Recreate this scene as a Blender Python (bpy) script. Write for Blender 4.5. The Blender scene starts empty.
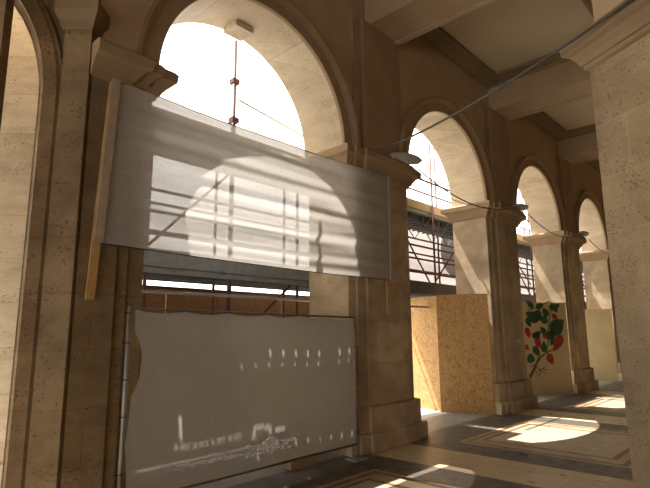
import bpy, math, random
from mathutils import Vector, Matrix
random.seed(7)
C = bpy.context.scene.collection
S2 = math.sqrt(0.5)

# ------------------------------------------------------------------ materials
def mat(name, rough=0.8, spec=0.3):
    m = bpy.data.materials.new(name); m.use_nodes = True
    nt = m.node_tree; nt.nodes.clear()
    out = nt.nodes.new('ShaderNodeOutputMaterial')
    b = nt.nodes.new('ShaderNodeBsdfPrincipled')
    b.inputs['Roughness'].default_value = rough
    b.inputs['Specular IOR Level'].default_value = spec
    nt.links.new(b.outputs[0], out.inputs[0])
    return m, nt, b, out

def N(nt, kind, **kw):
    n = nt.nodes.new(kind)
    for k, v in kw.items():
        if k in n.inputs.keys(): n.inputs[k].default_value = v
        else: setattr(n, k, v)
    return n

def mixc(nt, fac, a, b, blend='MIX'):
    n = nt.nodes.new('ShaderNodeMix'); n.data_type = 'RGBA'; n.blend_type = blend
    for i, v in ((0, fac), (6, a), (7, b)):
        if hasattr(v, 'node'): nt.links.new(v, n.inputs[i])
        elif i == 0: n.inputs[0].default_value = v
        else: n.inputs[i].default_value = (*v, 1)
    return n.outputs[2]

def ramp(nt, src, stops):
    n = nt.nodes.new('ShaderNodeValToRGB')
    e = n.color_ramp.elements
    while len(e) < len(stops): e.new(0.5)
    for el, (p, c) in zip(e, stops):
        el.position = p; el.color = (*c, 1) if len(c) == 3 else c
    nt.links.new(src, n.inputs[0]); return n.outputs[0]

def pos(nt, scale=(1, 1, 1)):
    g = nt.nodes.new('ShaderNodeNewGeometry')
    mp = nt.nodes.new('ShaderNodeVectorMath'); mp.operation = 'MULTIPLY'
    mp.inputs[1].default_value = scale
    nt.links.new(g.outputs['Position'], mp.inputs[0]); return mp.outputs[0]

def noise(nt, vec, scale, detail=5, rough=0.6):
    n = N(nt, 'ShaderNodeTexNoise', Scale=scale, Detail=detail, Roughness=rough)
    nt.links.new(vec, n.inputs['Vector']); return n.outputs['Fac']

def bump(nt, b, h, strength=0.3, dist=0.01):
    n = N(nt, 'ShaderNodeBump', Strength=strength, Distance=dist)
    nt.links.new(h, n.inputs['Height']); nt.links.new(n.outputs[0], b.inputs['Normal'])

def W3(v): return (v, v, v)

def travertine(name, base, dark, pits=0.5, rows=0.5, grime=0.5, shift=0.0, width=1.25, streakz=4.0, mortar=(.72, .70, .66), pit0=.84):
    m, nt, b, o = mat(name, 0.75, 0.25)
    streak = noise(nt, pos(nt, (1.2, 1.2, streakz)), 1.6, 7, 0.65)
    col = ramp(nt, streak, [(0.3, dark), (0.62, base)])
    big = noise(nt, pos(nt, (1, 1, .6)), 0.9, 4, 0.6)
    col = mixc(nt, grime, col, mixc(nt, 1, col, ramp(nt, big, [(0.3, W3(.5)), (0.65, W3(1.1))]), 'MULTIPLY'))
    # blocks
    g = nt.nodes.new('ShaderNodeNewGeometry'); sx = nt.nodes.new('ShaderNodeSeparateXYZ')
    nt.links.new(g.outputs['Position'], sx.inputs[0])
    ma = N(nt, 'ShaderNodeMath', operation='MULTIPLY_ADD'); nt.links.new(sx.outputs[1], ma.inputs[0])
    ma.inputs[1].default_value = 0.618; nt.links.new(sx.outputs[0], ma.inputs[2])
    mz = N(nt, 'ShaderNodeMath', operation='ADD'); nt.links.new(sx.outputs[2], mz.inputs[0]); mz.inputs[1].default_value = shift
    cb = nt.nodes.new('ShaderNodeCombineXYZ'); nt.links.new(ma.outputs[0], cb.inputs[0]); nt.links.new(mz.outputs[0], cb.inputs[1])
    br = N(nt, 'ShaderNodeTexBrick', Scale=1.0)
    br.inputs['Brick Width'].default_value = width; br.inputs['Row Height'].default_value = rows
    br.inputs['Mortar Size'].default_value = 0.006; br.inputs['Mortar Smooth'].default_value = 0.6
    br.inputs['Color1'].default_value = (1, 1, 1, 1); br.inputs['Color2'].default_value = (.84, .82, .80, 1)
    br.inputs['Mortar'].default_value = (*mortar, 1)
    nt.links.new(cb.outputs[0], br.inputs['Vector'])
    col = mixc(nt, 1, col, br.outputs['Color'], 'MULTIPLY')
    # travertine pits
    p1 = noise(nt, pos(nt, (1, 1, 1.35)), 34, 2, 0.55)
    p2 = noise(nt, pos(nt, (1, 1, 1.6)), 2.6, 3, 0.6)
    pm = N(nt, 'ShaderNodeMath', operation='MULTIPLY_ADD'); nt.links.new(p2, pm.inputs[0]); pm.inputs[1].default_value = 0.45
    nt.links.new(p1, pm.inputs[2])
    pit = ramp(nt, pm.outputs[0], [(pit0, W3(0)), (pit0+.09, W3(1))])
    ps = N(nt, 'ShaderNodeMath', operation='MULTIPLY'); nt.links.new(pit, ps.inputs[0]); ps.inputs[1].default_value = pits
    col = mixc(nt, ps.outputs[0], col, (dark[0]*.35, dark[1]*.3, dark[2]*.25))
    nt.links.new(col, b.inputs['Base Color'])
    inv = N(nt, 'ShaderNodeMath', operation='SUBTRACT'); inv.inputs[0].default_value = 1; nt.links.new(pit, inv.inputs[1])
    bump(nt, b, inv.outputs[0], 0.35, 0.01)
    return m

def plaster(name, c1, c2, scale=1.3, rough=0.85):
    m, nt, b, o = mat(name, rough, 0.15)
    n = noise(nt, pos(nt), scale, 6, 0.6)
    nt.links.new(ramp(nt, n, [(0.3, c2), (0.68, c1)]), b.inputs['Base Color'])
    n2 = noise(nt, pos(nt), 40, 3); bump(nt, b, n2, 0.12, 0.004)
    return m

def slab(name, c1, c2, rough=0.28, tile=(0.62, 0.62), spec=0.35):
    m, nt, b, o = mat(name, rough, spec)
    n = noise(nt, pos(nt), 2.2, 7, 0.62)
    col = ramp(nt, n, [(0.25, c2), (0.75, c1)])
    br = N(nt, 'ShaderNodeTexBrick', Scale=1.0)
    br.offset = 0.0
    br.inputs['Brick Width'].default_value = tile[0]; br.inputs['Row Height'].default_value = tile[1]
    br.inputs['Mortar Size'].default_value = 0.004; br.inputs['Mortar Smooth'].default_value = 0.3
    br.inputs['Color1'].default_value = (1, 1, 1, 1); br.inputs['Color2'].default_value = (.86, .86, .85, 1); br.inputs['Mortar'].default_value = (.6, .58, .55, 1)
    nt.links.new(pos(nt), br.inputs['Vector'])
    col = mixc(nt, 1, col, br.outputs['Color'], 'MULTIPLY')
    nt.links.new(col, b.inputs['Base Color'])
    r = ramp(nt, noise(nt, pos(nt), 5, 4), [(0.3, W3(rough*.8)), (0.7, W3(rough*1.5))])
    nt.links.new(r, b.inputs['Roughness'])
    return m

def plain(name, c, rough=0.6, metal=0.0, spec=0.4, var=0.25, scale=8):
    m, nt, b, o = mat(name, rough, spec)
    b.inputs['Metallic'].default_value = metal
    n = noise(nt, pos(nt), scale, 5)
    nt.links.new(ramp(nt, n, [(0.25, tuple(x*(1-var) for x in c)), (0.75, tuple(min(1, x*(1+var*.5)) for x in c))]), b.inputs['Base Color'])
    return m

def cloth(name, col, through, translucency, weave=700.0, folds=True):
    """woven debris netting: diffuse + translucent threads with see-through gaps"""
    m = bpy.data.materials.new(name); m.use_nodes = True
    nt = m.node_tree; nt.nodes.clear()
    out = nt.nodes.new('ShaderNodeOutputMaterial')
    d = nt.nodes.new('ShaderNodeBsdfDiffuse'); t = nt.nodes.new('ShaderNodeBsdfTranslucent'); tr = nt.nodes.new('ShaderNodeBsdfTransparent')
    thr = noise(nt, pos(nt, (90, 90, 4)), 1.0, 2)
    thr2 = noise(nt, pos(nt, (3, 3, 110)), 1.0, 2)
    add = N(nt, 'ShaderNodeMath', operation='ADD'); nt.links.new(thr, add.inputs[0]); nt.links.new(thr2, add.inputs[1])
    half = N(nt, 'ShaderNodeMath', operation='MULTIPLY'); nt.links.new(add.outputs[0], half.inputs[0]); half.inputs[1].default_value = .5
    c = ramp(nt, half.outputs[0], [(0.3, tuple(x*.85 for x in col)), (0.7, col)])
    nt.links.new(c, d.inputs[0]); nt.links.new(c, t.inputs[0])
    m1 = nt.nodes.new('ShaderNodeMixShader'); m1.inputs[0].default_value = translucency
    nt.links.new(d.outputs[0], m1.inputs[1]); nt.links.new(t.outputs[0], m1.inputs[2])
    m2 = nt.nodes.new('ShaderNodeMixShader')
    f = N(nt, 'ShaderNodeMapRange'); nt.links.new(half.outputs[0], f.inputs[0])
    f.inputs[1].default_value = .3; f.inputs[2].default_value = .7; f.inputs[3].default_value = max(0, through*1.35); f.inputs[4].default_value = through*.65
    nt.links.new(f.outputs[0], m2.inputs[0])
    nt.links.new(m1.outputs[0], m2.inputs[1]); nt.links.new(tr.outputs[0], m2.inputs[2])
    nt.links.new(m2.outputs[0], out.inputs[0])
    return m

def osb(name, c1, c2):
    m, nt, b, o = mat(name, 0.75, 0.2)
    v = N(nt, 'ShaderNodeTexVoronoi', Scale=20.0); v.feature = 'F1'
    wob = noise(nt, pos(nt), 7, 3)
    vm = nt.nodes.new('ShaderNodeVectorMath'); vm.operation = 'ADD'
    nt.links.new(pos(nt, (1, 1, .8)), vm.inputs[0]); nt.links.new(wob, vm.inputs[1])
    nt.links.new(vm.outputs[0], v.inputs['Vector'])
    sp = nt.nodes.new('ShaderNodeSeparateColor'); nt.links.new(v.outputs['Color'], sp.inputs[0])
    n = noise(nt, pos(nt), 28, 4, .7)
    ad = N(nt, 'ShaderNodeMath', operation='MULTIPLY_ADD'); nt.links.new(sp.outputs[0], ad.inputs[0]); ad.inputs[1].default_value = .45
    nt.links.new(n, ad.inputs[2])
    mid = tuple((a+b_)/2 for a, b_ in zip(c1, c2))
    nt.links.new(ramp(nt, ad.outputs[0], [(0.42, c2), (0.6, mid), (0.8, c1)]), b.inputs['Base Color'])
    return m

M = {}
M['trav'] = travertine('travertine', (.48, .355, .215), (.35, .255, .145), 0.55, 0.52, 0.8, streakz=1.6, mortar=(1.14, 1.12, 1.1), pit0=.82)
M['trav_dirty_dim'] = travertine('travertine_grimy_dimmed', (.31, .215, .115), (.20, .13, .065), 0.7, 0.52, 0.9, streakz=2.0)  # grimy stone; albedo also lowered to stand in for shade on the corner wall
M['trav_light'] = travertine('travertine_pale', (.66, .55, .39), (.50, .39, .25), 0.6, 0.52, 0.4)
M['trav_pier'] = travertine('travertine_weathered', (.57, .445, .29), (.39, .29, .175), 0.4, 0.62, 0.85, streakz=2.0)
M['arch_stone'] = travertine('travertine_voussoir', (.68, .55, .38), (.55, .43, .28), 0.45, 0.9, 0.3, .3, 0.8)
M['mould'] = plaster('brown_stone_moulding', (.36, .25, .145), (.27, .18, .10))
M['wall'] = plaster('ochre_plaster', (.46, .33, .20), (.37, .26, .15))
M['ceil'] = plaster('grey_plaster', (.50, .41, .27), (.45, .36, .23), .8)
M['beam'] = plaster('beam_plaster', (.47, .345, .215), (.40, .285, .17))
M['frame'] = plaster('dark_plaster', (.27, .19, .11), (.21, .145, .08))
M['f_dark'] = slab('dark_marble', (.10, .088, .07), (.075, .065, .052), .34)
M['f_light'] = slab('cream_marble', (.56, .44, .27), (.49, .38, .225), .30, (.93, 1.1))
M['f_line'] = slab('brown_marble', (.15, .085, .045), (.12, .07, .038), .34)
M['f_tan'] = slab('tan_marble', (.40, .30, .185), (.34, .25, .155), .34)
M['f_field'] = slab('grey_tan_marble', (.42, .345, .225), (.36, .29, .185), .34, (.9, .9))
M['f_pale'] = slab('pale_marble', (.27, .245, .21), (.22, .20, .17), .35)
M['ground'] = slab('pale_paving', (.62, .58, .52), (.50, .46, .40), .8, (.6, .6), .2)
M['red'] = plain('red_oxide_paint', (.085, .026, .018), .6)
M['steel'] = plain('galvanised_steel', (.34, .32, .29), .5, .5)
M['deck'] = plain('steel_deck', (.21, .22, .225), .5, .3)
M['girder'] = plain('dark_girder', (.07, .065, .06), .6)
M['toe'] = plain('toe_board_wood', (.50, .43, .31), .7)
M['batten'] = plain('pine_batten', (.52, .30, .12), .7)
M['osb'] = osb('osb_board', (.46, .275, .11), (.22, .108, .036))
M['hoard'] = osb('brown_board', (.26, .14, .06), (.17, .085, .035))
M['cream'] = plain('cream_paint', (.45, .35, .185), .6, var=.12, scale=2)
M['leaf'] = plain('leaf_green_paint', (.025, .06, .018), .6, var=.4)
M['pepper'] = plain('pepper_red_paint', (.26, .025, .02), .55, var=.3)
M['stem'] = plain('stem_brown_paint', (.10, .05, .025), .6)
M['stemg'] = plain('stem_green_paint', (.06, .10, .03), .6)
M['black'] = plain('black_rubber', (.03, .027, .025), .5)
M['cable'] = plain('grey_cable', (.085, .078, .062), .5)
M['lamp'] = plain('grey_lamp_shell', (.55, .52, .46), .4, .0)
M['glass'] = plain('frosted_lamp_glass', (.62, .60, .54), .2)
M['net'] = cloth('white_debris_net', (.57, .52, .455), .15, .30)
M['fold'] = plain('folded_net_hem', (.40, .31, .225), .8)
M['fnet'] = cloth('grey_fence_net', (.47, .42, .35), .035, .30)
M['sheet'] = cloth('white_sheeting', (.84, .83, .82), .06, .42)
M['gsheet'] = cloth('grey_sheeting', (.50, .44, .41), .03, .22)
M['print'] = cloth('grey_print', (.42, .375, .36), .03, .22)
M['conc'] = plain('concrete', (.36, .32, .27), .9)
M['wood'] = plain('offcut_wood', (.27, .17, .08), .8)
M['dust'] = plain('grey_dust', (.17, .14, .11), .95, var=.4)
def plastic():
    m, nt, b, o = mat('clear_plastic', 0.12, 0.6)
    b.inputs['Base Color'].default_value = (.85, .86, .87, 1)
    b.inputs['Transmission Weight'].default_value = 0.25
    nt.links.new(ramp(nt, noise(nt, pos(nt), 20, 4), [(0.3, W3(.7)), (0.7, W3(.9))]), b.inputs['Base Color'])
    return m
M['plastic'] = plastic()

# ------------------------------------------------------------------ mesh helper
class MB:
    def __init__(s): s.v = []; s.f = []; s.m = []; s.mats = []
    def mi(s, m):
        if m not in s.mats: s.mats.append(m)
        return s.mats.index(m)
    def face(s, pts, m='_'):
        i = len(s.v); s.v += [tuple(p) for p in pts]; s.f.append(tuple(range(i, i+len(pts)))); s.m.append(s.mi(m))
    def add(s, vs, fs, m='_'):
        i = len(s.v); s.v += [tuple(p) for p in vs]; k = s.mi(m)
        for f in fs: s.f.append(tuple(a+i for a in f)); s.m.append(k)
    def box(s, x0, x1, y0, y1, z0, z1, m='_', T=None):
        vs = [(x, y, z) for z in (z0, z1) for y in (y0, y1) for x in (x0, x1)]
        if T: vs = [T(p) for p in vs]
        s.add(vs, [(0, 2, 3, 1), (4, 5, 7, 6), (0, 1, 5, 4), (2, 6, 7, 3), (0, 4, 6, 2), (1, 3, 7, 5)], m)
    def obox(s, a, b, w, h, up=(0, 0, 1), m='_'):
        """box bar from a to b, cross-section w (sideways) x h (along up)"""
        a = Vector(a); b = Vector(b); d = (b-a).normalized(); u = Vector(up); r = d.cross(u).normalized(); u = r.cross(d)
        vs = [p+r*sx*w/2+u*sz*h/2 for p in (a, b) for sx, sz in ((-1, -1), (1, -1), (1, 1), (-1, 1))]
        s.add(vs, [(0, 1, 2, 3), (7, 6, 5, 4), (0, 4, 5, 1), (1, 5, 6, 2), (2, 6, 7, 3), (3, 7, 4, 0)], m)
    def tube(s, pts, r, n=8, m='_', cap=True):
        pts = [Vector(p) for p in pts]; rings = []
        up = Vector((0, 0, 1))
        for i, p in enumerate(pts):
            d = (pts[min(i+1, len(pts)-1)]-pts[max(i-1, 0)]).normalized()
            u = up if abs(d.dot(up)) < .95 else Vector((1, 0, 0))
            a = d.cross(u).normalized(); b = a.cross(d)
            rr = r[i] if isinstance(r, (list, tuple)) else r
            rings.append([p+(a*math.cos(2*math.pi*k/n)+b*math.sin(2*math.pi*k/n))*rr for k in range(n)])
        vs = [q for rg in rings for q in rg]; fs = []
        for i in range(len(pts)-1):
            for k in range(n):
                k2 = (k+1) % n; fs.append((i*n+k, i*n+k2, (i+1)*n+k2, (i+1)*n+k))
        if cap: fs += [tuple(reversed(range(n))), tuple(range((len(pts)-1)*n, len(pts)*n))]
        s.add(vs, fs, m)
    def loft(s, poly, prof, m='_', caps=True, closed=True):
        """poly: CCW plan outline; prof: list of (z, outward offset)"""
        n = len(poly); vs = []; fs = []
        for z, off in prof:
            for p in offset(poly, off): vs.append((p[0], p[1], z))
        for i in range(len(prof)-1):
            for k in range(n):
                k2 = (k+1) % n; fs.append((i*n+k, i*n+k2, (i+1)*n+k2, (i+1)*n+k))
        if caps: fs += [tuple(reversed(range(n))), tuple(range((len(prof)-1)*n, len(prof)*n))]
        s.add(vs, fs, m)
    def build(s, name, mats, parent=None, smooth=False, merge=True):
        me = bpy.data.meshes.new(name)
        o = Vector((0, 0, 0))
        if parent is not None: o = wloc(parent)
        me.from_pydata([tuple(Vector(p)-o) for p in s.v], [], s.f)
        if isinstance(mats, str): mats = {'_': mats}
        for k in s.mats: me.materials.append(M[mats.get(k, k)])
        for p, i in zip(me.polygons, s.m): p.material_index = i; p.use_smooth = smooth
        me.validate(); me.update()
        if merge:
            import bmesh
            bm = bmesh.new(); bm.from_mesh(me); bmesh.ops.remove_doubles(bm, verts=bm.verts, dist=1e-5)
            bmesh.ops.recalc_face_normals(bm, faces=bm.faces); bm.to_mesh(me); bm.free()
        ob = bpy.data.objects.new(name, me); C.objects.link(ob)
        if parent is not None: ob.parent = parent
        return ob

LOC = {}
def wloc(o):
    v = Vector(o.location)
    while o.parent: o = o.parent; v += Vector(o.location)
    return v

def offset(poly, off):
    if abs(off) < 1e-9: return poly
    n = len(poly); out = []
    for i in range(n):
        p0, p1, p2 = Vector(poly[i-1]), Vector(poly[i]), Vector(poly[(i+1) % n])
        d1 = (p1-p0).normalized(); d2 = (p2-p1).normalized()
        n1 = Vector((d1.y, -d1.x)); n2 = Vector((d2.y, -d2.x))
        k = (n1+n2); k = k/max(.3, (1+n1.dot(n2)))
        out.append((p1.x+k.x*off, p1.y+k.y*off))
    return out

def tag(o, label, cat, group=None, kind=None):
    o['label'] = label; o['category'] = cat
    if group: o['group'] = group
    if kind: o['kind'] = kind
    return o
def thing(name, loc, label, cat, group=None):
    o = bpy.data.objects.new(name, None); C.objects.link(o); o.location = loc; o.empty_display_size = .2
    return tag(o, label, cat, group)
def struct(name, mb, mats, smooth=False, merge=True):
    o = mb.build(name, mats, None, smooth, merge); o['kind'] = 'structure'; return o

# ------------------------------------------------------------------ dimensions
F = 4.88          # face of the pilasters
JF = 4.97         # face of the arch jambs
BK = 5.80         # outer face of the arcade
P = 4.79
ZI0, ZI1 = 4.24, 4.58   # impost
ZS = 4.60
ZB, ZC = 6.99, 7.54     # beam soffit, ceiling
XC = [6.63+P*k for k in range(6)]
YI = 1.27         # inner row face
def L(e, w): return ((w+e)*S2, (w-e)*S2)   # corner wall that faces the camera corner-on

# ------------------------------------------------------------------ floor
XB0, XB1, YB0, YB1 = -8.0, 44.0, -7.0, 5.80
rects = [(XB0, XB1, YB0, YB1, 'f_dark')]
def addpanel(x0, x1, y0, y1):
    rects.append((x0, x1, y0, y1, 'f_tan'))
    rects.append((x0+.06, x1-.06, y0+.06, y1-.06, 'f_line'))
    rects.append((x0+.14, x1-.14, y0+.14, y1-.14, 'f_tan'))
    rects.append((x0+.36, x1-.36, y0+.25, y1-.20, 'f_line'))
    rects.append((x0+.44, x1-.44, y0+.33, y1-.27, 'f_field'))
for k in range(-3, 8):
    x = XC[0]+P*k
    rects.append((x-.66, x+.29, .9, 4.75, 'f_light'))
    addpanel(x+.88, x+P-1.26, 1.82, 4.22)
    addpanel(x+.88, x+P-1.26, -3.2, .2)
rects.append((XB0, XB1, 4.98, YB1, 'f_pale'))
xs = sorted({round(v, 4) for r in rects for v in r[:2] if XB0 <= v <= XB1}); ys = sorted({round(v, 4) for r in rects for v in r[2:4]})
mb = MB()
def cellmat(x, y):
    m = None
    for r in rects:
        if r[0] <= x <= r[1] and r[2] <= y <= r[3]: m = r[4]
    return m
for i in range(len(xs)-1):
    for j in range(len(ys)-1):
        x0, x1, y0, y1 = xs[i], xs[i+1], ys[j], ys[j+1]
        mb.face([(x0, y0, 0), (x1, y0, 0), (x1, y1, 0), (x0, y1, 0)], cellmat((x0+x1)/2, (y0+y1)/2))
struct('floor', mb, {})
mb = MB(); mb.box(-25, 60, BK, 40, -.3, 0); struct('floor_street', mb, 'ground')

# ------------------------------------------------------------------ piers
def pier_poly(xc, x0, x1, back=BK):
    a, b = .46, .66
    return [(x0, back), (x0, JF), (xc-b, JF), (xc-b, F+.05), (xc-a, F+.05), (xc-a, F), (xc+a, F), (xc+a, F+.05), (xc+b, F+.05), (xc+b, JF), (x1, JF), (x1, back)]
IMP = [(ZI0, .0), (ZI0+.02, .035), (ZI0+.06, .04), (ZI0+.065, .06), (ZI0+.12, .085), (ZI0+.18, .13), (ZI0+.20, .17), (ZI0+.215, .19), (ZI0+.30, .20), (ZI1, .17)]
PL2 = [(0, .15), (.235, .15), (.25, .13)]
PL1 = [(.25, .075), (.60, .075), (.62, .0)]
def make_pier(name, poly, base, label, group, m='trav_pier', pil=None, ipoly=None, imp='mould', plinth=True):
    t = thing(name, base, label, 'pier', group)
    b = MB(); b.loft(poly, [(.62 if plinth else 0, 0), (ZI0, 0)]); b.build('shaft', m, t)
    if plinth:
        b = MB(); b.loft(poly, PL1); b.build('plinth', m, t)
        b = MB(); b.loft(poly, PL2); b.build('base_block', m, t)
    b = MB(); b.loft(ipoly or poly, IMP)
    if ipoly: b.v = [(max(1.80, p_[0]), p_[1], p_[2]) for p_ in b.v]
    b.build('impost', imp, t)
    if pil:
        x0, x1 = pil
        b = MB()
        pp = [(x0, JF), (x0, F+.05), (x0+.19, F+.05), (x0+.19, F+.07), (x0+.215, F+.07), (x0+.215, F), (x1-.215, F), (x1-.215, F+.07), (x1-.19, F+.07), (x1-.19, F+.05), (x1, F+.05), (x1, JF)]
        b.loft(pp, [(ZI1, 0), (ZB, 0)]); b.build('upper_pilaster', 'mould', t)
    return t
plab = ['stone pier with the right end of the long white net nailed across it',
        'stone pier right of the leaning chipboard sheets with a grey lamp on top',
        'stone pier just right of the painted pepper plant board',
        'distant stone pier partly hidden by the big foreground pier at right',
        'farthest stone pier, almost wholly behind the foreground pier']
for k in range(5):
    xc = XC[k]
    make_pier('stone_pier', pier_poly(xc, 5.80 if k == 0 else xc-.83, xc+.83), (xc, 5.3, 0), plab[k], 'piers along the arcade', pil=(xc-.66, xc+.68))
# pier at the left end of the arcade
pA = [(1.83, BK), (1.83, F), (2.19, F), (2.19, F+.05), (2.33, F+.05), (2.33, JF), (2.52, JF), (2.52, BK)]
make_pier('stone_pier', pA, (2.1, 5.3, 0), 'stone pier at left behind the left wooden batten of the net', 'piers along the arcade', m='trav_dirty_dim', plinth=False, ipoly=[(1.84, BK-.02), (1.84, F)]+pA[2:])
bpy.data.objects

# ------------------------------------------------------------------ arcade wall with arches
mb = MB(); NSEG = 48
def arch_bay(mb, xl, xr, xc, r, ztop=ZC, yf=JF, yb=BK, zb=ZI1):
    pts = [(xc-r, zb)] + [(xc-r*math.cos(math.pi*i/NSEG), ZS+r*math.sin(math.pi*i/NSEG)) for i in range(NSEG+1)] + [(xc+r, zb)]
    for i in range(len(pts)-1):
        (xa, za), (xb_, zb_) = pts[i], pts[i+1]
        mb.face([(xa, yf, za), (xa, yb, za), (xb_, yb, zb_), (xb_, yf, zb_)], 'arch_stone')
        if xb_-xa > 1e-6:
            for y in (yf, yb):
                mb.face([(xa, y, za), (xb_, y, zb_), (xb_, y, ztop), (xa, y, ztop)], 'wall')
    for y in (yf, yb):
        if xc-r > xl: mb.face([(xl, y, zb), (xc-r, y, zb), (xc-r, y, ztop), (xl, y, ztop)], 'wall')
        if xr > xc+r: mb.face([(xc+r, y, zb), (xr, y, zb), (xr, y, ztop), (xc+r, y, ztop)], 'wall')
ARCH = [(4.125, 1.575)] + [((XC[k]+XC[k+1])/2, 1.565) for k in range(5)]
bounds = [1.83] + XC[:5] + [XC[5]]
for k, (xc, r) in enumerate(ARCH):
    arch_bay(mb, bounds[k], bounds[k+1], xc, r)
x0 = bounds[0]
mb.face([(x0, JF, ZI1), (x0, BK, ZI1), (x0, BK, ZC), (x0, JF, ZC)], 'wall')
# solid wall beyond the last arch
mb.box(XC[5], XB1, JF, BK, 0, ZC, 'wall')
struct('wall_left', mb, {})

def arch_ring(xc, r, yf, T=None):
    prof = [(0, 0), (0, .055), (.015, .06), (.17, .06), (.175, .075), (.19, .08), (.215, .10), (.25, .125), (.30, .13), (.30, 0)]
    n = 56; vs = []; fs = []; q = len(prof)
    path = [(-1, 0)] + [None]*(n+1) + [(1, 0)]
    for i in range(n+3):
        if i == 0: ca, sa, dz = -1, 0, ZI1-ZS
        elif i == n+2: ca, sa, dz = 1, 0, ZI1-ZS
        else:
            a = math.pi*(i-1)/n; ca, sa, dz = -math.cos(a), math.sin(a), 0
        for dr, dy in prof:
            vs.append((xc+ca*(r+dr), yf-dy, ZS+sa*(r+dr)+dz))
    for i in range(n+2):
        for k in range(q):
            k2 = (k+1) % q; fs.append((i*q+k, i*q+k2, (i+1)*q+k2, (i+1)*q+k))
    fs += [tuple(range(q)), tuple(range((n+2)*q, (n+3)*q))]
    return vs, fs
for k, (xc, r) in enumerate(ARCH):
    b = MB(); b.add(*arch_ring(xc, r, JF)); struct('trim_%d' % (k+1), b, 'mould')

# ------------------------------------------------------------------ ceiling: beams and coffers
mb = MB()
bx = [XC[0]-.27+P*k for k in range(-3, 8)]    # beam left edges
for a in bx:
    mb.box(a, a+.91, -7, JF, ZB, ZC+.3, 'beam')
    for s0 in (a, a+.79): mb.box(s0, s0+.12, -7, JF, ZB-.025, ZB, 'beam')
for i in range(len(bx)-1):
    xa, xb_ = bx[i]+.91, bx[i+1]
    for ya, yb in ((YI+.55, JF), (-7, YI-.55)):
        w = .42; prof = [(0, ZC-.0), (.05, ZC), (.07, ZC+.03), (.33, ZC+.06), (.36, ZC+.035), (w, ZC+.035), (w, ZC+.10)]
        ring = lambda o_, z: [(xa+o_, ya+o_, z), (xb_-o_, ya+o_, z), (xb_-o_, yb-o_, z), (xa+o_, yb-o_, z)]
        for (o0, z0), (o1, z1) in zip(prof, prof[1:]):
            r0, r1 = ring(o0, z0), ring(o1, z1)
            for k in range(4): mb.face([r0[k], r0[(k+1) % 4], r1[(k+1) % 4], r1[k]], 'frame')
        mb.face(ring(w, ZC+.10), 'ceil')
    mb.box(xa, xb_, YI-.55, YI+.55, ZB, ZC+.3, 'beam')
    mb.box(xa, xb_, -7, JF, ZC+.2, ZC+.3, 'ceil')
struct('ceiling', mb, {})

# ------------------------------------------------------------------ corner wall with the arch at far left
mb = MB()
def lp(e, w, z): x, y = L(e, w); return (x, y, z)
def lbox(b, e0, e1, w0, w1, z0, z1, m='_'):
    vs = [lp(e, w, z) for z in (z0, z1) for w in (w0, w1) for e in (e0, e1)]
    b.add(vs, [(0, 2, 3, 1), (4, 5, 7, 6), (0, 1, 5, 4), (2, 6, 7, 3), (0, 4, 6, 2), (1, 3, 7, 5)], m)
E0, ER, ZS0 = -2.73, 1.75, 4.05
# wall above and around the arch
n = 24; pts = [(E0, 0.0)] + [(E0-ER+ER*math.cos(math.pi*i/n), ZS0+ER*math.sin(math.pi*i/n)) for i in range(n+1)] + [(E0-2*ER, 0.0)]
W0, W1 = 4.86, 5.28
for i in range(len(pts)-1):
    (ea, za), (eb, zb) = pts[i], pts[i+1]
    mb.face([lp(ea, W0, za), lp(ea, W1, za), lp(eb, W1, zb), lp(eb, W0, zb)], 'trav_dirty_dim')
    if abs(eb-ea) > 1e-6:
        for w in (W0, W1): mb.face([lp(ea, w, za), lp(eb, w, zb), lp(eb, w, ZC+.2), lp(ea, w, ZC+.2)], 'trav')
lbox(mb, -16.4, E0-2*ER, W0, W1, 0, ZC+.2, 'trav_dirty_dim')
# jamb on the right, up to the first arcade pier
j = [L(E0, W0), L(-2.175, 4.72+.14), (1.83, 5.02), (1.83, 5.60), L(E0, W1)]
mb.loft(j, [(0, 0), (ZC+.2, 0)], 'trav_dirty_dim')
struct('wall_corner', mb, {})
# moulded archivolt and jamb of that arch (continuous band)
def band(e_in, e_out, prof, m, name):
    b = MB(); q = len(prof); vs = []; fs = []; nn = 40
    st = [(None, 0.0)] + [(math.pi*i/nn, None) for i in range(nn+1)] + [(None, 0.0)]
    for idx, (a, z) in enumerate(st):
        for d, w in prof:
            if a is None:
                e = E0+d if idx == 0 else E0-2*ER-d; vs.append(lp(e, w, 0.0))
            else: vs.append(lp(E0-ER+(ER+d)*math.cos(a), w, ZS0+(ER+d)*math.sin(a)))
    for i in range(len(st)-1):
        for k in range(q):
            k2 = (k+1) % q; fs.append((i*q+k, i*q+k2, (i+1)*q+k2, (i+1)*q+k))
    fs += [tuple(range(q)), tuple(range((len(st)-1)*q, len(st)*q))]
    b.add(vs, fs); return struct(name, b, m)
band(0, 0, [(.03, 4.861), (.03, 4.83), (.075, 4.80), (.09, 4.765), (.22, 4.765), (.24, 4.79), (.265, 4.80), (.275, 4.861)], 'trav_dirty_dim', 'trim_7')
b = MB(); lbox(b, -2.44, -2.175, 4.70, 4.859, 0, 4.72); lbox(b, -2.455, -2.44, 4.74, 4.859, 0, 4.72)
struct('trim_8', b, 'trav_dirty_dim')
b = MB()
sq = [L(-2.46, 4.859), L(-2.46, 4.69), L(-2.17, 4.69), L(-2.17, 4.859)]
sq = sq if sum((sq[i-1][0]*sq[i][1]-sq[i][0]*sq[i-1][1]) for i in range(4)) > 0 else sq[::-1]
b.loft(sq, [(4.72, 0), (4.74, .02), (4.80, .03), (4.86, .06), (4.90, .07), (5.0, .07)]); struct('trim_9', b, 'frame')
b = MB(); lbox(b, -2.44, -2.175, 4.72, 4.859, 5.0, ZC); struct('trim_10', b, 'frame')

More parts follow.
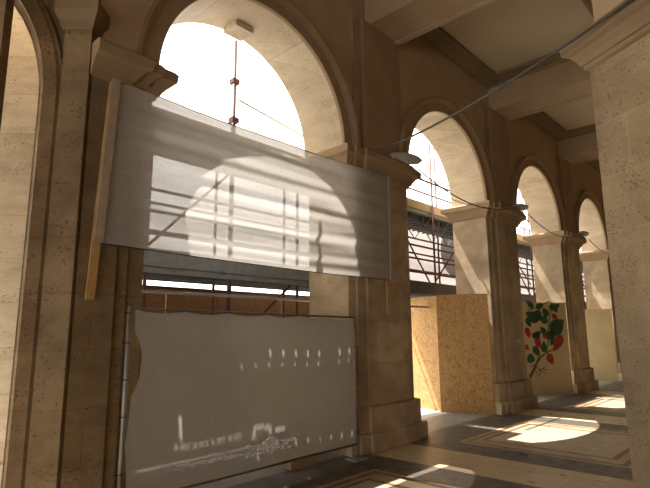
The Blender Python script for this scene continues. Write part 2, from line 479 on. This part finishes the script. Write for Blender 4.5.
# bright pier beyond that arch
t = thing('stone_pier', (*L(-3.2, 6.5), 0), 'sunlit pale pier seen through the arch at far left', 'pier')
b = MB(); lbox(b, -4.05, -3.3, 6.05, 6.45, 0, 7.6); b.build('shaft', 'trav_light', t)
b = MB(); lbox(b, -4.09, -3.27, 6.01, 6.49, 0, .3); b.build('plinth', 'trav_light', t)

# unseen enclosure added to block sky light: inner wall, ends, and the ceiling of the bay before the corner wall
b = MB(); b.box(-8.3, 44.3, -7.3, -7, 0, ZC+.3); struct('wall_right_added', b, 'wall')
b = MB(); b.box(-8.3, -8, -7, 15.2, 3.0, ZC+.3); struct('wall_back_added', b, 'wall')  # bottom left open to let fill light in from behind
b = MB(); b.box(44, 44.3, -7, BK, 0, ZC+.3); struct('wall_end_added', b, 'wall')
b = MB(); b.loft([(-8, JF), (1.83, JF), (1.83, 5.04), (-8, 14.87)], [(ZC+.2, 0), (ZC+.3, 0)]); struct('ceiling_corner_added', b, 'ceil')

t = thing('stone_pier', (*L(-3.0, 4.5), 0), 'dark stone pier cut off by the left edge of the view', 'pier')
b = MB(); lbox(b, -3.5, -2.78, 4.28, 4.4, .0, 7.0); b.build('shaft', 'trav_dirty_dim', t)
b = MB(); lbox(b, -3.53, -2.76, 4.26, 4.42, 0, .3); b.build('plinth', 'trav_dirty_dim', t)
# ------------------------------------------------------------------ foreground pier on the right
fd = Vector((-.506, -.863)); bd = Vector((.863, -.506)); p0 = Vector((5.20, 1.26))
rp = [p0, p0+fd*1.5, p0+fd*1.5+bd*1.1, p0+bd*1.1]
rp = [tuple(v) for v in rp]
t = thing('foreground_pier', (p0.x, p0.y, 0), 'big pitted stone pier filling the right edge of the view', 'pier')
b = MB(); b.loft(rp, [(0.0, .0), (ZI0, 0)]); b.build('shaft', 'trav', t)
b = MB(); b.loft(rp, [(z, o*.9) for z, o in IMP]); b.build('impost', 'mould', t)
b = MB(); b.loft([tuple(Vector(v)) for v in offset(rp, -.06)], [(ZI1, 0), (ZB, 0)]); b.build('upper_wall', 'wall', t)

# ------------------------------------------------------------------ scaffold outside
YN, YO = 6.35, 7.25
def tube1(name, a, b, parent, m='red', r=.026):
    q = MB(); q.tube([a, b], r, 8); return q.build(name, m, parent, True)
def scaffold(x0, x1, inner, outer, label, braces, edge=6.40, lattice=True, htop=6.35, hout=7.0, upper=True, holes=()):
    t = thing('scaffold', ((x0+x1)/2, 6.8, 0), label, 'scaffold', 'scaffolding outside the arches')
    main = t
    for x in inner:
        st = tube1('standard', (x, YN, 0), (x, YN, htop if abs(x-4.62) > .01 else 6.5), t, 'red', .026 if abs(x-4.62) > .01 else .036)
        if abs(x-4.62) < .01: main = st
    if not upper:
        for z in (5.05, 5.72): g = MB(); g.box(4.62-.065, 4.62+.06, YN-.07, YN+.05, z, z+.08); g.build('coupler', 'red', main)
        tube1('guard_rail', (4.68, YN-.06, 5.45), (6.4, YN-.06, 5.22), t, 'toe', .016)
    for x in outer: tube1('standard', (x, YO, 0), (x, YO, hout), t)
    for z in (2.26, 3.05, 3.36, 3.66) + ((5.3,) if upper else ()): tube1('ledger', (x0, YN-.05, z), (x1, YN-.05, z), t, 'steel' if z < 2.5 else 'red', .024)
    for z in (2.42, 3.3, 3.75) + ((5.5,) if upper else ()): tube1('ledger', (x0, YO+.05, z), (x1, YO+.05, z), t)
    for xa, za, xb_, zb in braces: tube1('brace', (xa, YN+.05, za), (xb_, YN+.05, zb), t, 'red', .02)
    # upper deck of perforated steel planks
    q = MB(); rows = sorted(holes); y = edge
    for (ya, yb, hs) in rows:
        q.box(x0, x1, y, ya, 4.572, 4.58); x = x0
        for (ha, hb) in sorted(hs):
            q.box(x, ha, ya, yb, 4.572, 4.58); x = hb
        q.box(x, x1, ya, yb, 4.572, 4.58); y = yb
    q.box(x0, x1, y, YO-.02, 4.572, 4.58)
    ny = 4; wy = (YO-.02-edge)/ny
    for i in range(ny):
        ya = edge+i*wy; yb = ya+wy-.012
        if not rows or i in (0, 3): q.box(x0, x1, ya, ya+.015, 4.50, 4.572); q.box(x0, x1, yb-.015, yb, 4.50, 4.572)
    q.build('upper_deck', 'deck', t)
    q = MB(); q.box(x0, x1, edge-.02, edge, 4.58, 4.78 if lattice else 4.66); q.build('toe_board', 'toe', t)
    if lattice:
        g = MB(); x = x0+.1
        while x < x1: g.box(x, x+.05, edge+.02, YO-.04, 4.30, 4.50); x += .24
        g.build('deck_bearer', 'girder', t)
    # lattice girders below the deck
    for y in (YN+.03, YO-.1) if lattice else ():
        g = MB(); g.tube([(x0, y, 4.46), (x1, y, 4.46)], .024, 6); g.tube([(x0, y, 4.10), (x1, y, 4.10)], .024, 6)
        k = 0; x = x0
        while x < x1-.05:
            xe = min(x+.42, x1); g.tube([(x, y, 4.46 if k % 2 else 4.10), (xe, y, 4.10 if k % 2 else 4.46)], .014, 6); x = xe; k += 1
        g.build('lattice_girder', 'girder', t)
    if True:
        g = MB(); pw = .295 if not lattice else .22
        for i in range(3):
            ya = YN-.05+i*(.31 if not lattice else .235)
            g.box(x0, x1, ya, ya+pw, 2.60, 2.615); g.box(x0, x1, ya, ya+.03, 2.51, 2.615); g.box(x0, x1, ya+.13, ya+.16, 2.55, 2.6); g.box(x0, x1, ya+pw-.03, ya+pw, 2.51, 2.615)
            for xx in range(int((x1-x0)/.9)): g.box(x0+.4+xx*.9, x0+.44+xx*.9, ya, ya+pw, 2.56, 2.6)
        g.build('lower_deck', 'deck', t)
        g = MB(); g.box(x0, x1, YN-.09, YN-.06, 2.60 if not lattice else 2.56, 2.84); g.build('toe_board', 'deck' if not lattice else 'girder', t)
    return t
scaffold(2.26, 8.3, [3.25, 4.62, 6.05, 7.9], [3.5, 4.95, 6.55, 8.1], 'red tube scaffold behind the long white net', [(5.2, 1.9, 6.05, 2.6), (3.3, 2.9, 4.6, 4.2)], edge=5.93, lattice=False, htop=4.56, hout=4.56, upper=False,
         holes=[(6.136, 6.181, [(3.66+i*.205, 3.69+i*.205) for i in range(8)]), (6.213, 6.253, [(3.22+i*.205, 3.25+i*.205) for i in range(10)]), (6.413, 6.53, [(2.40, 2.435)]),  # long slot and irregular ones below added to throw sun onto fence and plastic
                (6.532, 6.552, [(3.34, 3.50), (3.53, 3.56)]), (6.553, 6.568, [(2.26+i*.072, 2.26+i*.072+.03+.03*((i*7) % 3)/2) for i in range(13)] + [(3.32, 3.37), (3.42, 3.44), (3.50, 3.62)]),
                (6.569, 6.592, [(3.31, 3.36), (3.56, 3.60), (3.66, 3.82)]),
                (6.655, 6.685, [(3.35+i*.205, 3.375+i*.205) for i in range(9)])])
scaffold(8.5, 14.1, [9.2, 10.62, 12.2, 13.8], [9.4, 10.8, 12.35, 13.9], 'red tube scaffold above the leaning chipboard sheets', [(9.4, 3.95, 10.6, 2.7), (10.7, 2.9, 12.1, 4.1), (12.2, 4.1, 13.6, 2.7)])
scaffold(14.3, 20.3, [15.0, 16.7, 18.4, 20.0], [15.2, 16.9, 18.6, 20.1], 'red tube scaffold above the painted pepper plant board', [(15.1, 4.0, 16.6, 2.8), (16.8, 2.8, 18.3, 4.0), (16.6, 3.2, 15.2, 4.1)])
scaffold(20.5, 27.0, [21.5, 23.1, 24.7, 26.4], [21.7, 23.3, 24.9, 26.6], 'red tube scaffold outside the farthest arch', [(21.6, 4.0, 23.0, 2.8)])

# sheeting hung on the outside of the scaffold
def sheet(x0, x1, z0, z1, label, seed, m='sheet'):
    rnd = random.Random(seed); nx, nz = 70, 46; b = MB(); vs = []
    ph = [rnd.uniform(0, 6) for _ in range(6)]
    for j in range(nz+1):
        for i in range(nx+1):
            x = x0+(x1-x0)*i/nx; z = z0+(z1-z0)*j/nz
            d = .035*math.sin(z*5+ph[0]+.5*math.sin(x*.9+ph[1]))+.03*math.sin(x*2.1+ph[2])+.02*math.sin(z*11+x*.7+ph[3])
            vs.append((x, YO+.22+d, z))
    fs = [(j*(nx+1)+i, j*(nx+1)+i+1, (j+1)*(nx+1)+i+1, (j+1)*(nx+1)+i) for j in range(nz) for i in range(nx)]
    b.add(vs, fs); o = b.build('scaffold_sheet', m, None, True, False)
    tag(o, label, 'sheet', 'sheets on the scaffold'); return o
sheet(1.4, 8.35, 2.6, 5.75, 'white sheet on the scaffold behind the long net', 1)
s2 = sheet(8.45, 14.15, 2.95, 4.72, 'grey sheet with a big round print in the second arch', 3, 'gsheet')
sheet(14.25, 20.4, 2.95, 4.72, 'grey sheet on the scaffold above the pepper plant board', 4, 'gsheet')
sheet(20.5, 27.0, 2.95, 4.72, 'grey sheet on the scaffold outside the farthest arch', 5, 'gsheet')
b = MB(); cx, cz, rr = 13.3, 3.97, .66
b.face([(cx+rr*math.cos(2*math.pi*i/40), YO+.10, cz+rr*math.sin(2*math.pi*i/40)) for i in range(40)])
o = b.build('printed_circle', 'print', s2)

# brown hoarding behind the fence: separate boards
for i in range(5):
    x = 1.75+i*1.26
    b = MB(); b.box(x, x+1.25, 7.58, 7.60, 0, 2.43)
    o = b.build('hoarding_board', 'hoard'); tag(o, ['brown chipboard hoarding sheet behind the fence, first from the left', 'brown chipboard hoarding sheet behind the fence, second from the left', 'brown chipboard hoarding sheet behind the fence, third from the left', 'brown chipboard hoarding sheet behind the fence, fourth from the left', 'brown chipboard hoarding sheet behind the fence, last before the stone pier'][i], 'board', 'hoarding behind the fence')

# ------------------------------------------------------------------ leaning and standing boards
def upright(a, b_, h, th, lean=0.0):
    a = Vector((*a, 0)); b_ = Vector((*b_, 0)); d = (b_-a).normalized(); nrm = Vector((d.y, -d.x, 0))
    q = MB(); vs = []
    for z in (0, h):
        for e, p_ in ((0, a), (0, b_), (1, b_), (1, a)):
            vs.append(p_-nrm*(e*th)-nrm*(lean*z/h)+Vector((0, 0, z)))
    q.add(vs, [(3, 2, 1, 0), (4, 5, 6, 7), (0, 1, 5, 4), (1, 2, 6, 5), (2, 3, 7, 6), (3, 0, 4, 7)])
    return q
o = upright((9.99, 5.97), (10.42, 4.97), 2.52, .02, .03).build('chipboard_sheet', 'osb')
tag(o, 'chipboard sheet standing in front, against the reveal of the second arch pier', 'board', 'chipboard sheets in the second arch')
o = upright((10.38, 7.2), (10.06, 6.02), 2.5, .02, .0).build('chipboard_sheet', 'osb')
tag(o, 'chipboard sheet set back at left with a sunlit lower corner', 'board', 'chipboard sheets in the second arch')
o = upright((19.45, 6.2), (20.02, 4.98), 2.45, .03).build('cream_board', 'cream')
tag(o, 'plain cream board blocking the farthest visible arch', 'board')

# painted board with the pepper plant
A0 = Vector((14.2, 5.6, 0)); td = Vector((.8358, -.5490, 0)); nd = Vector((-.5490, -.8358, 0))
t = thing('painted_board', tuple(A0+td*.45), 'cream board painted with a red pepper plant in the third arch', 'board')
q = MB(); aa = A0-td*.55; bb = A0+td*1.215
vs = [p_+Vector((0, 0, z))-nd*e for z in (0, 2.5) for p_, e in ((aa, 0), (bb, 0), (bb, .03), (aa, .03))]
q.add(vs, [(3, 2, 1, 0), (4, 5, 6, 7), (0, 1, 5, 4), (1, 2, 6, 5), (2, 3, 7, 6), (3, 0, 4, 7)]); q.build('panel', 'cream', t)
def bp(s, z, lift=.004):
    return A0+td*(.8923*s-.1328-.004*s*s)+nd*lift+Vector((0, 0, .0071*s+.933*z+.1138-.0042*s*z))
def petal(mbx, s0, z0, s1, z1, wd, lift=.004, n=9, fat=.45, wav=.0, m='leaf'):
    d = Vector((s1-s0, z1-z0)); ln = d.length; d /= ln; pn = Vector((-d.y, d.x)); up_, dn = [], []
    for i in range(n+1):
        u = i/n; w = wd*(math.sin(math.pi*u**(.7 if fat < .5 else 1.2)))**.85*(1+wav*math.sin(u*19))
        c = Vector((s0, z0))+d*ln*u
        up_.append(c+pn*w/2); dn.append(c-pn*w/2)
    ring = up_+dn[::-1][1:-1]
    mbx.face([bp(p_.x, p_.y, lift) for p_ in ring], m)
leaves = [(.34, 2.38, .10, 2.62, .16), (.42, 2.40, .72, 2.50, .16), (.95, 2.33, 1.06, 2.54, .15), (1.06, 2.38, 1.30, 2.50, .15), (1.03, 2.40, 1.22, 2.26, .10),
          (.84, 2.14, .66, 2.40, .20), (.50, 2.02, .04, 2.26, .30), (.52, 2.34, .40, 1.95, .24), (.82, 1.98, .48, 2.12, .20), (.90, 1.66, 1.40, 2.04, .42), (.72, 1.60, .52, 1.84, .16),
          (.98, 1.62, .66, 1.52, .24), (.26, 1.52, .54, 1.70, .17), (.22, 1.62, .50, 1.50, .15), (-.02, .96, .26, .86, .24), (.58, 1.08, .62, 1.42, .18), (.22, 1.26, .44, .98, .20), (.92, 1.48, .98, 1.80, .20),
          (.05, 2.10, .20, 1.82, .16), (1.0, 1.5, .84, 1.28, .16)]
PT = MB()
for s0, z0, s1, z1, wd in leaves: petal(PT, s0, z0, s1, z1, wd*1.15, .0075, m='leaf')
peppers = [(.98, 2.20, 1.19, 2.06, .17), (.02, 1.82, .12, 1.50, .19), (1.30, 1.58, .92, 1.10, .30), (.34, 1.50, .48, 1.20, .22), (.72, 1.05, .88, .72, .26), (-.05, 1.32, .06, 1.14, .14), (.60, 1.62, .74, 1.46, .11)]
for s0, z0, s1, z1, wd in peppers:
    petal(PT, s0, z0, s1, z1, wd, .009, 9, .3, m='pepper')
def stroke(pts, w, m, name, lift=.0055):
    pts = [Vector(p_) for p_ in pts]; n = len(pts); l, r_ = [], []
    for i, p_ in enumerate(pts):
        d = (pts[min(i+1, n-1)]-pts[max(i-1, 0)]).normalized(); pn = Vector((-d.y, d.x)); ww = w*(1-.6*i/(n-1))/2
        l.append(p_+pn*ww); r_.append(p_-pn*ww)
    for i in range(n-1): PT.face([bp(*l[i], lift), bp(*l[i+1], lift), bp(*r_[i+1], lift), bp(*r_[i], lift)], m)
stroke([(.02, .38), (.16, .56), (.30, .78), (.46, .95), (.66, 1.07)], .10, 'stem', 'painted_stem')
stroke([(.66, 1.07), (.78, 1.40), (.80, 1.70), (.86, 2.02), (.96, 2.30), (1.06, 2.52), (.9, 2.6), (.72, 2.52)], .05, 'stemg', 'painted_stem')
stroke([(.66, 1.07), (.9, 1.16), (1.05, 1.3)], .05, 'stemg', 'painted_stem')
stroke([(.30, .78), (.42, 1.05), (.30, 1.45), (.12, 1.7)], .045, 'stemg', 'painted_stem')
stroke([(.12, 2.33), (.35, 2.36), (.55, 2.40)], .03, 'stemg', 'painted_stem')
for pts_ in ([(.25, .71), (.14, .73), (.05, .66)], [(.26, .70), (.38, .58), (.50, .62), (.64, .68)], [(.38, .57), (.50, .52), (.62, .47)], [(.38, .57), (.38, .46), (.34, .38)], [(.22, .62), (.30, .46), (.22, .36)], [(.50, .62), (.58, .58), (.68, .58)]):
    stroke(pts_, .032, 'stem', 'painted_root')
PT.build('painted_plant', {}, t, False, False)

# ------------------------------------------------------------------ long white net across the nearest arch
t = thing('debris_net', (4.3, 4.79, 2.5), 'long white mesh net nailed across the nearest arch between wooden battens', 'net')
NX0, NX1 = 2.03, 6.66
nx, nz = 220, 70; vs = []
def net_y(x, z):
    u = (x-NX0)/(NX1-NX0)
    edge = min(1, min(u, 1-u)*9)
    d = .020*math.sin(z*11+1.1*math.sin(x*1.1)+x*.25)+.016*math.sin(z*23+x*.5+.9+.8*math.sin(x*.8))+.007*math.sin(z*41-x*.3+.7*math.sin(x*1.7))+.016*math.sin(x*2.6+.6*math.sin(z*3))+.006*math.sin(x*17+z*2)
    return 4.795+d*edge*.8
for j in range(nz+1):
    v = j/nz
    for i in range(nx+1):
        u = i/nx; x = NX0+(NX1-NX0)*u
        zt = 4.24+.03*u-.05*math.sin(math.pi*u); zb = 2.555-.03*u-.02*math.sin(math.pi*u)
        z = zb+(zt-zb)*v
        vs.append((x-.03*(1-v)*(1-u), net_y(x, z), z))
fs = [(j*(nx+1)+i, j*(nx+1)+i+1, (j+1)*(nx+1)+i+1, (j+1)*(nx+1)+i) for j in range(nz) for i in range(nx)]
b = MB(); b.add(vs, fs); b.build('mesh_sheet', 'net', t, True, False)
b = MB(); b.tube([(vs[i][0], vs[i][1], vs[i][2]) for i in range(0, nx+1, 4)], .006, 6); b.build('hem_cord', 'black', t, True)
b = MB(); b.tube([(vs[nz*(nx+1)+i][0], vs[nz*(nx+1)+i][1], vs[nz*(nx+1)+i][2]) for i in range(0, nx+1, 4)], .006, 6); b.build('hem_cord', 'steel', t, True)
b = MB(); b.obox((2.03, 4.845, 4.22), (1.945, 4.845, 2.02), .08, .03, (0, 1, 0)); b.build('batten', 'batten', t)
b = MB(); b.obox((6.64, 4.835, 4.26), (6.62, 4.835, 1.99), .075, .03, (0, 1, 0)); b.build('batten', 'batten', t)
b = MB(); b.obox((6.65, 4.765, 4.25), (6.64, 4.765, 2.52), .07, .02, (0, 1, 0)); b.build('net_fold', 'net', t)
b = MB(); b.obox((2.02, 4.765, 4.23), (1.955, 4.765, 2.56), .085, .02, (0, 1, 0)); b.build('net_fold', 'fold', t)

# ------------------------------------------------------------------ site fence with grey net
FY = 4.70
t = thing('site_fence', (3.95, FY, 0), 'grey netted site fence panel standing in the nearest arch', 'fence')
xl, xr = 2.27, 5.60
b = MB(); b.tube([(xl, FY, 0), (xl, FY, 1.97)], .021, 8); b.build('frame_post', 'steel', t, True)
b = MB(); b.tube([(xr, FY, .02), (xr, FY, 1.95)], .015, 8); b.build('frame_post', 'steel', t, True)
b = MB(); b.tube([(xl, FY, 1.945), (xr, FY, 1.915)], .013, 8); b.build('frame_rail', 'cable', t, True)
b = MB(); b.tube([(xl, FY, .20), (xr, FY, .20)], .017, 8); b.build('frame_rail', 'cable', t, True)
nx, nz = 160, 80; vs = []
for j in range(nz+1):
    v = j/nz
    for i in range(nx+1):
        u = i/nx
        zt = 1.935-.03*u-.028*abs(math.sin(u*math.pi*6)); z = .215+(zt-.215)*v
        le = xl+.03+.10*max(0, 1-((z-1.43)/.30)**2)+.025*abs(math.sin(z*4.5))
        x = le+(xr-.012-le)*u
        vs.append((x, FY-.012+.01*math.sin(x*3+z*2)+.008*math.sin(z*7+x), z))
fs = [(j*(nx+1)+i, j*(nx+1)+i+1, (j+1)*(nx+1)+i+1, (j+1)*(nx+1)+i) for j in range(nz) for i in range(nx)]
b = MB(); b.add(vs, fs); b.build('fence_net', 'fnet', t, True, False)
def tie(p_, d):
    q = MB(); p_ = Vector(p_)
    q.tube([p_+Vector((.027*math.cos(a), .027*math.sin(a), 0)) for a in [k*math.pi/4 for k in range(9)]], .004, 5, cap=False)
    q.tube([p_+Vector((0, -.027, 0)), p_+Vector(d)], .0035, 5); q.build('cable_tie', 'black', t, True)
for z in (.45, .95, 1.28, 1.62, 1.90): tie((xl, FY, z), (-.07, -.03, .01))
for z in (.35, .62, .9, 1.2, 1.5, 1.8): tie((xr, FY, z), (-.02, -.05, .0))
for i in range(1, 6):
    x = xl+(xr-xl)*i/6; q = MB()
    q.tube([(x, FY+.02*math.cos(a), 1.945-.03*(x-xl)/(xr-xl)+.02*math.sin(a)) for a in [k*math.pi/4 for k in range(9)]], .004, 5, cap=False); q.build('cable_tie', 'black', t, True)
b = MB(); b.box(5.48, 5.72, 4.60, 4.80, 0, .018); b.build('foot_plate', 'steel', t)

# rubbish at the foot of the fence
def crumple(name, cx, cy, cz, sx, sz, m, label, seed, amp=.05):
    rnd = random.Random(seed); n, k = 26, 16; vs = []
    for j in range(k+1):
        for i in range(n+1):
            u, v = i/n, j/k
            rag = (1-.45*abs(math.sin(u*6+seed))*v)*(.35+.65*math.sin(math.pi*min(1, u*.92+.06))**.6)
            vs.append((cx+(u-.5)*sx+rnd.uniform(-1, 1)*.012, cy+rnd.uniform(-1, 1)*amp*.5, cz+v*sz*rag+rnd.uniform(-1, 1)*.012))
    fs = [(j*(n+1)+i, j*(n+1)+i+1, (j+1)*(n+1)+i+1, (j+1)*(n+1)+i) for j in range(k) for i in range(n)]
    b = MB(); b.add(vs, fs); o = b.build(name, m, None, False, False); return tag(o, label, 'plastic sheet')
crumple('plastic_sheet', 3.98, FY-.075, .37, .68, .20, 'plastic', 'crumpled clear plastic sheet caught on the lower fence net', 3)
crumple('plastic_strip', 3.18, FY-.07, .40, .95, .05, 'plastic', 'thin strip of torn plastic along the fence bottom', 5, .03)
b = MB(); b.obox((4.62, 5.02, .05), (5.02, 4.98, .05), .14, .1); o = b.build('wood_offcut', 'wood'); tag(o, 'short wood offcut lying behind the fence bottom', 'wood')
b = MB(); b.obox((5.10, 5.2, .09), (5.42, 5.15, .09), .2, .18); o = b.build('concrete_block', 'conc'); tag(o, 'concrete block behind the fence beside the stone pier', 'block')
for i, (x, y, s_) in enumerate([(3.3, 4.45, .035), (3.62, 4.38, .03), (4.05, 4.42, .025), (3.05, 4.40, .04), (4.5, 4.5, .02), (3.85, 4.25, .02)]):
    rnd = random.Random(i); q = MB()
    vs = [(x+rnd.uniform(.6, 1)*s_*a, y+rnd.uniform(.6, 1)*s_*b_, s_*.7*(c_+1)*rnd.uniform(.7, 1) if c_ > 0 else 0) for a in (-1, 1) for b_ in (-1, 1) for c_ in (-1, 1)]
    q.add(vs, [(0, 1, 3, 2), (4, 6, 7, 5), (0, 4, 5, 1), (2, 3, 7, 6), (0, 2, 6, 4), (1, 5, 7, 3)])
    o = q.build('rubble_chip', 'conc'); tag(o, 'small stone chip lying on the dark floor before the fence', 'rubble', 'stone chips before the fence')

# ------------------------------------------------------------------ lamps, cables, small fittings
def lamp(x, y, z, dx, label, big=1.0):
    t = thing('street_lamp', (x, y, z), label, 'lamp', 'lamps on the pier capitals')
    ln = .66*big; b = MB(); n = 14; pts, rad = [], []
    for i in range(n+1):
        u = i/n; pts.append((x+dx*u*ln, y-.10*u, z+.055+.10*u)); rad.append(max(.012, .085*big*math.sin(math.pi*min(1, .12+.86*u))**.6))
    b.tube(pts, rad, 14); b.build('lamp_shell', 'lamp', t, True)
    b = MB(); pts2 = [(p_[0], p_[1]-.01, p_[2]-.035) for p_ in pts[5:13]]; b.tube(pts2, [r_*.75 for r_ in rad[5:13]], 12); b.build('lamp_glass', 'glass', t, True)
    b = MB(); b.tube([(x-.22, y+.05, z+.03), (x-.05, y+.03, z+.05), (x+.05, y, z+.06)], .025, 8); b.build('bracket', 'steel', t, True)
    b = MB(); b.box(x-.28, x-.12, y+.01, y+.09, z, z+.06); b.build('bracket_plate', 'steel', t)
lamp(6.75, 4.78, ZI1+.005, 1, 'grey lamp on the capital above the right end of the net', 1.2)
lamp(XC[1]+.28, 4.78, ZI1+.005, 1, 'grey lamp on the capital of the pier beside the chipboard')
lamp(XC[2]+.28, 4.78, ZI1+.005, 1, 'grey lamp on the capital above the pepper plant board')
lamp(XC[3]+.28, 4.78, ZI1+.005, 1, 'grey lamp on the farthest visible capital')
def cable(a, b_, sag, r, label, m='cable', n=28):
    a, b_ = Vector(a), Vector(b_); q = MB()
    q.tube([a.lerp(b_, i/n)-Vector((0, 0, sag*4*(i/n)*(1-i/n))) for i in range(n+1)], r, 8)
    o = q.build('cable', m, None, True); tag(o, label, 'cable', 'cables strung between the piers')
cable((6.30, 4.70, ZI1+.02), (4.64, .70, 4.50), .12, .016, 'thick grey cable rising from the net pier to the foreground pier')
cable((7.40, 4.66, ZI1-.05), (XC[1]+.25, 4.66, ZI1+.05), .32, .012, 'dark cable sagging across the second arch')
cable((7.40, 4.70, ZI1-.12), (XC[1]-.9, 4.72, ZI1-.02), .28, .006, 'thin pale wire hanging below the cable in the second arch')
cable((XC[1]+.9, 4.66, ZI1-.05), (XC[2]+.25, 4.66, ZI1+.05), .30, .012, 'dark cable sagging across the third arch')
cable((XC[2]+.9, 4.66, ZI1-.05), (XC[3]+.25, 4.66, ZI1+.05), .30, .012, 'dark cable sagging across the fourth arch')
# small switch box on a pier and the pad at the head of the scaffold pole
b = MB(); b.box(XC[1]+.16, XC[1]+.27, F-.06, F, 1.45, 1.53); o = b.build('switch_box', 'steel'); tag(o, 'small grey box on the pier beside the chipboard', 'box')
b = MB()
pz = ZS+1.575
b.box(3.97, 4.28, 5.45, 5.75, pz-.09, pz-.012); o = b.build('wooden_pad', 'trav_light'); tag(o, 'square pad under the crown of the nearest arch above a scaffold pole', 'pad')

# ------------------------------------------------------------------ light
w = bpy.data.worlds.new('World'); bpy.context.scene.world = w; w.use_nodes = True
nt = w.node_tree; nt.nodes.clear()
o_ = nt.nodes.new('ShaderNodeOutputWorld'); bg = nt.nodes.new('ShaderNodeBackground')
bg.inputs[0].default_value = (1.0, .97, .92, 1); bg.inputs[1].default_value = 3.3
nt.links.new(bg.outputs[0], o_.inputs[0])
sd = bpy.data.lights.new('sun', 'SUN'); sd.energy = 13.0; sd.angle = math.radians(.4); sd.color = (1, .97, .93)
so = bpy.data.objects.new('sun', sd); C.objects.link(so)
so.rotation_euler = Vector((.27, -1.08, -2.3)).to_track_quat('-Z', 'Y').to_euler(); so.location = (0, 20, 30)

# ------------------------------------------------------------------ camera
p_, y_, r_ = math.radians(9.972), math.radians(43.194), math.radians(.436)
fwd = Vector((math.cos(y_)*math.cos(p_), math.sin(y_)*math.cos(p_), math.sin(p_)))
Rv = Vector((.68541162, -.72811726, -.0074946)); Uv = Rv.cross(fwd)
cd = bpy.data.cameras.new('camera'); co = bpy.data.objects.new('camera', cd); C.objects.link(co)
cd.sensor_fit = 'HORIZONTAL'; cd.sensor_width = 36; cd.lens = 36*505.92/650; cd.clip_start = .05; cd.clip_end = 300
mx = Matrix((( Rv.x, Uv.x, -fwd.x, 0), (Rv.y, Uv.y, -fwd.y, 0), (Rv.z, Uv.z, -fwd.z, 1.7), (0, 0, 0, 1)))
co.matrix_world = mx
sc = bpy.context.scene; sc.camera = co
sc.view_settings.view_transform = 'Standard'; sc.view_settings.look = 'None'; sc.view_settings.gamma = 1; sc.view_settings.use_curve_mapping = False
sc.view_settings.exposure = 0.48
sc.cycles.max_bounces = 16; sc.cycles.diffuse_bounces = 8; sc.cycles.transparent_max_bounces = 16
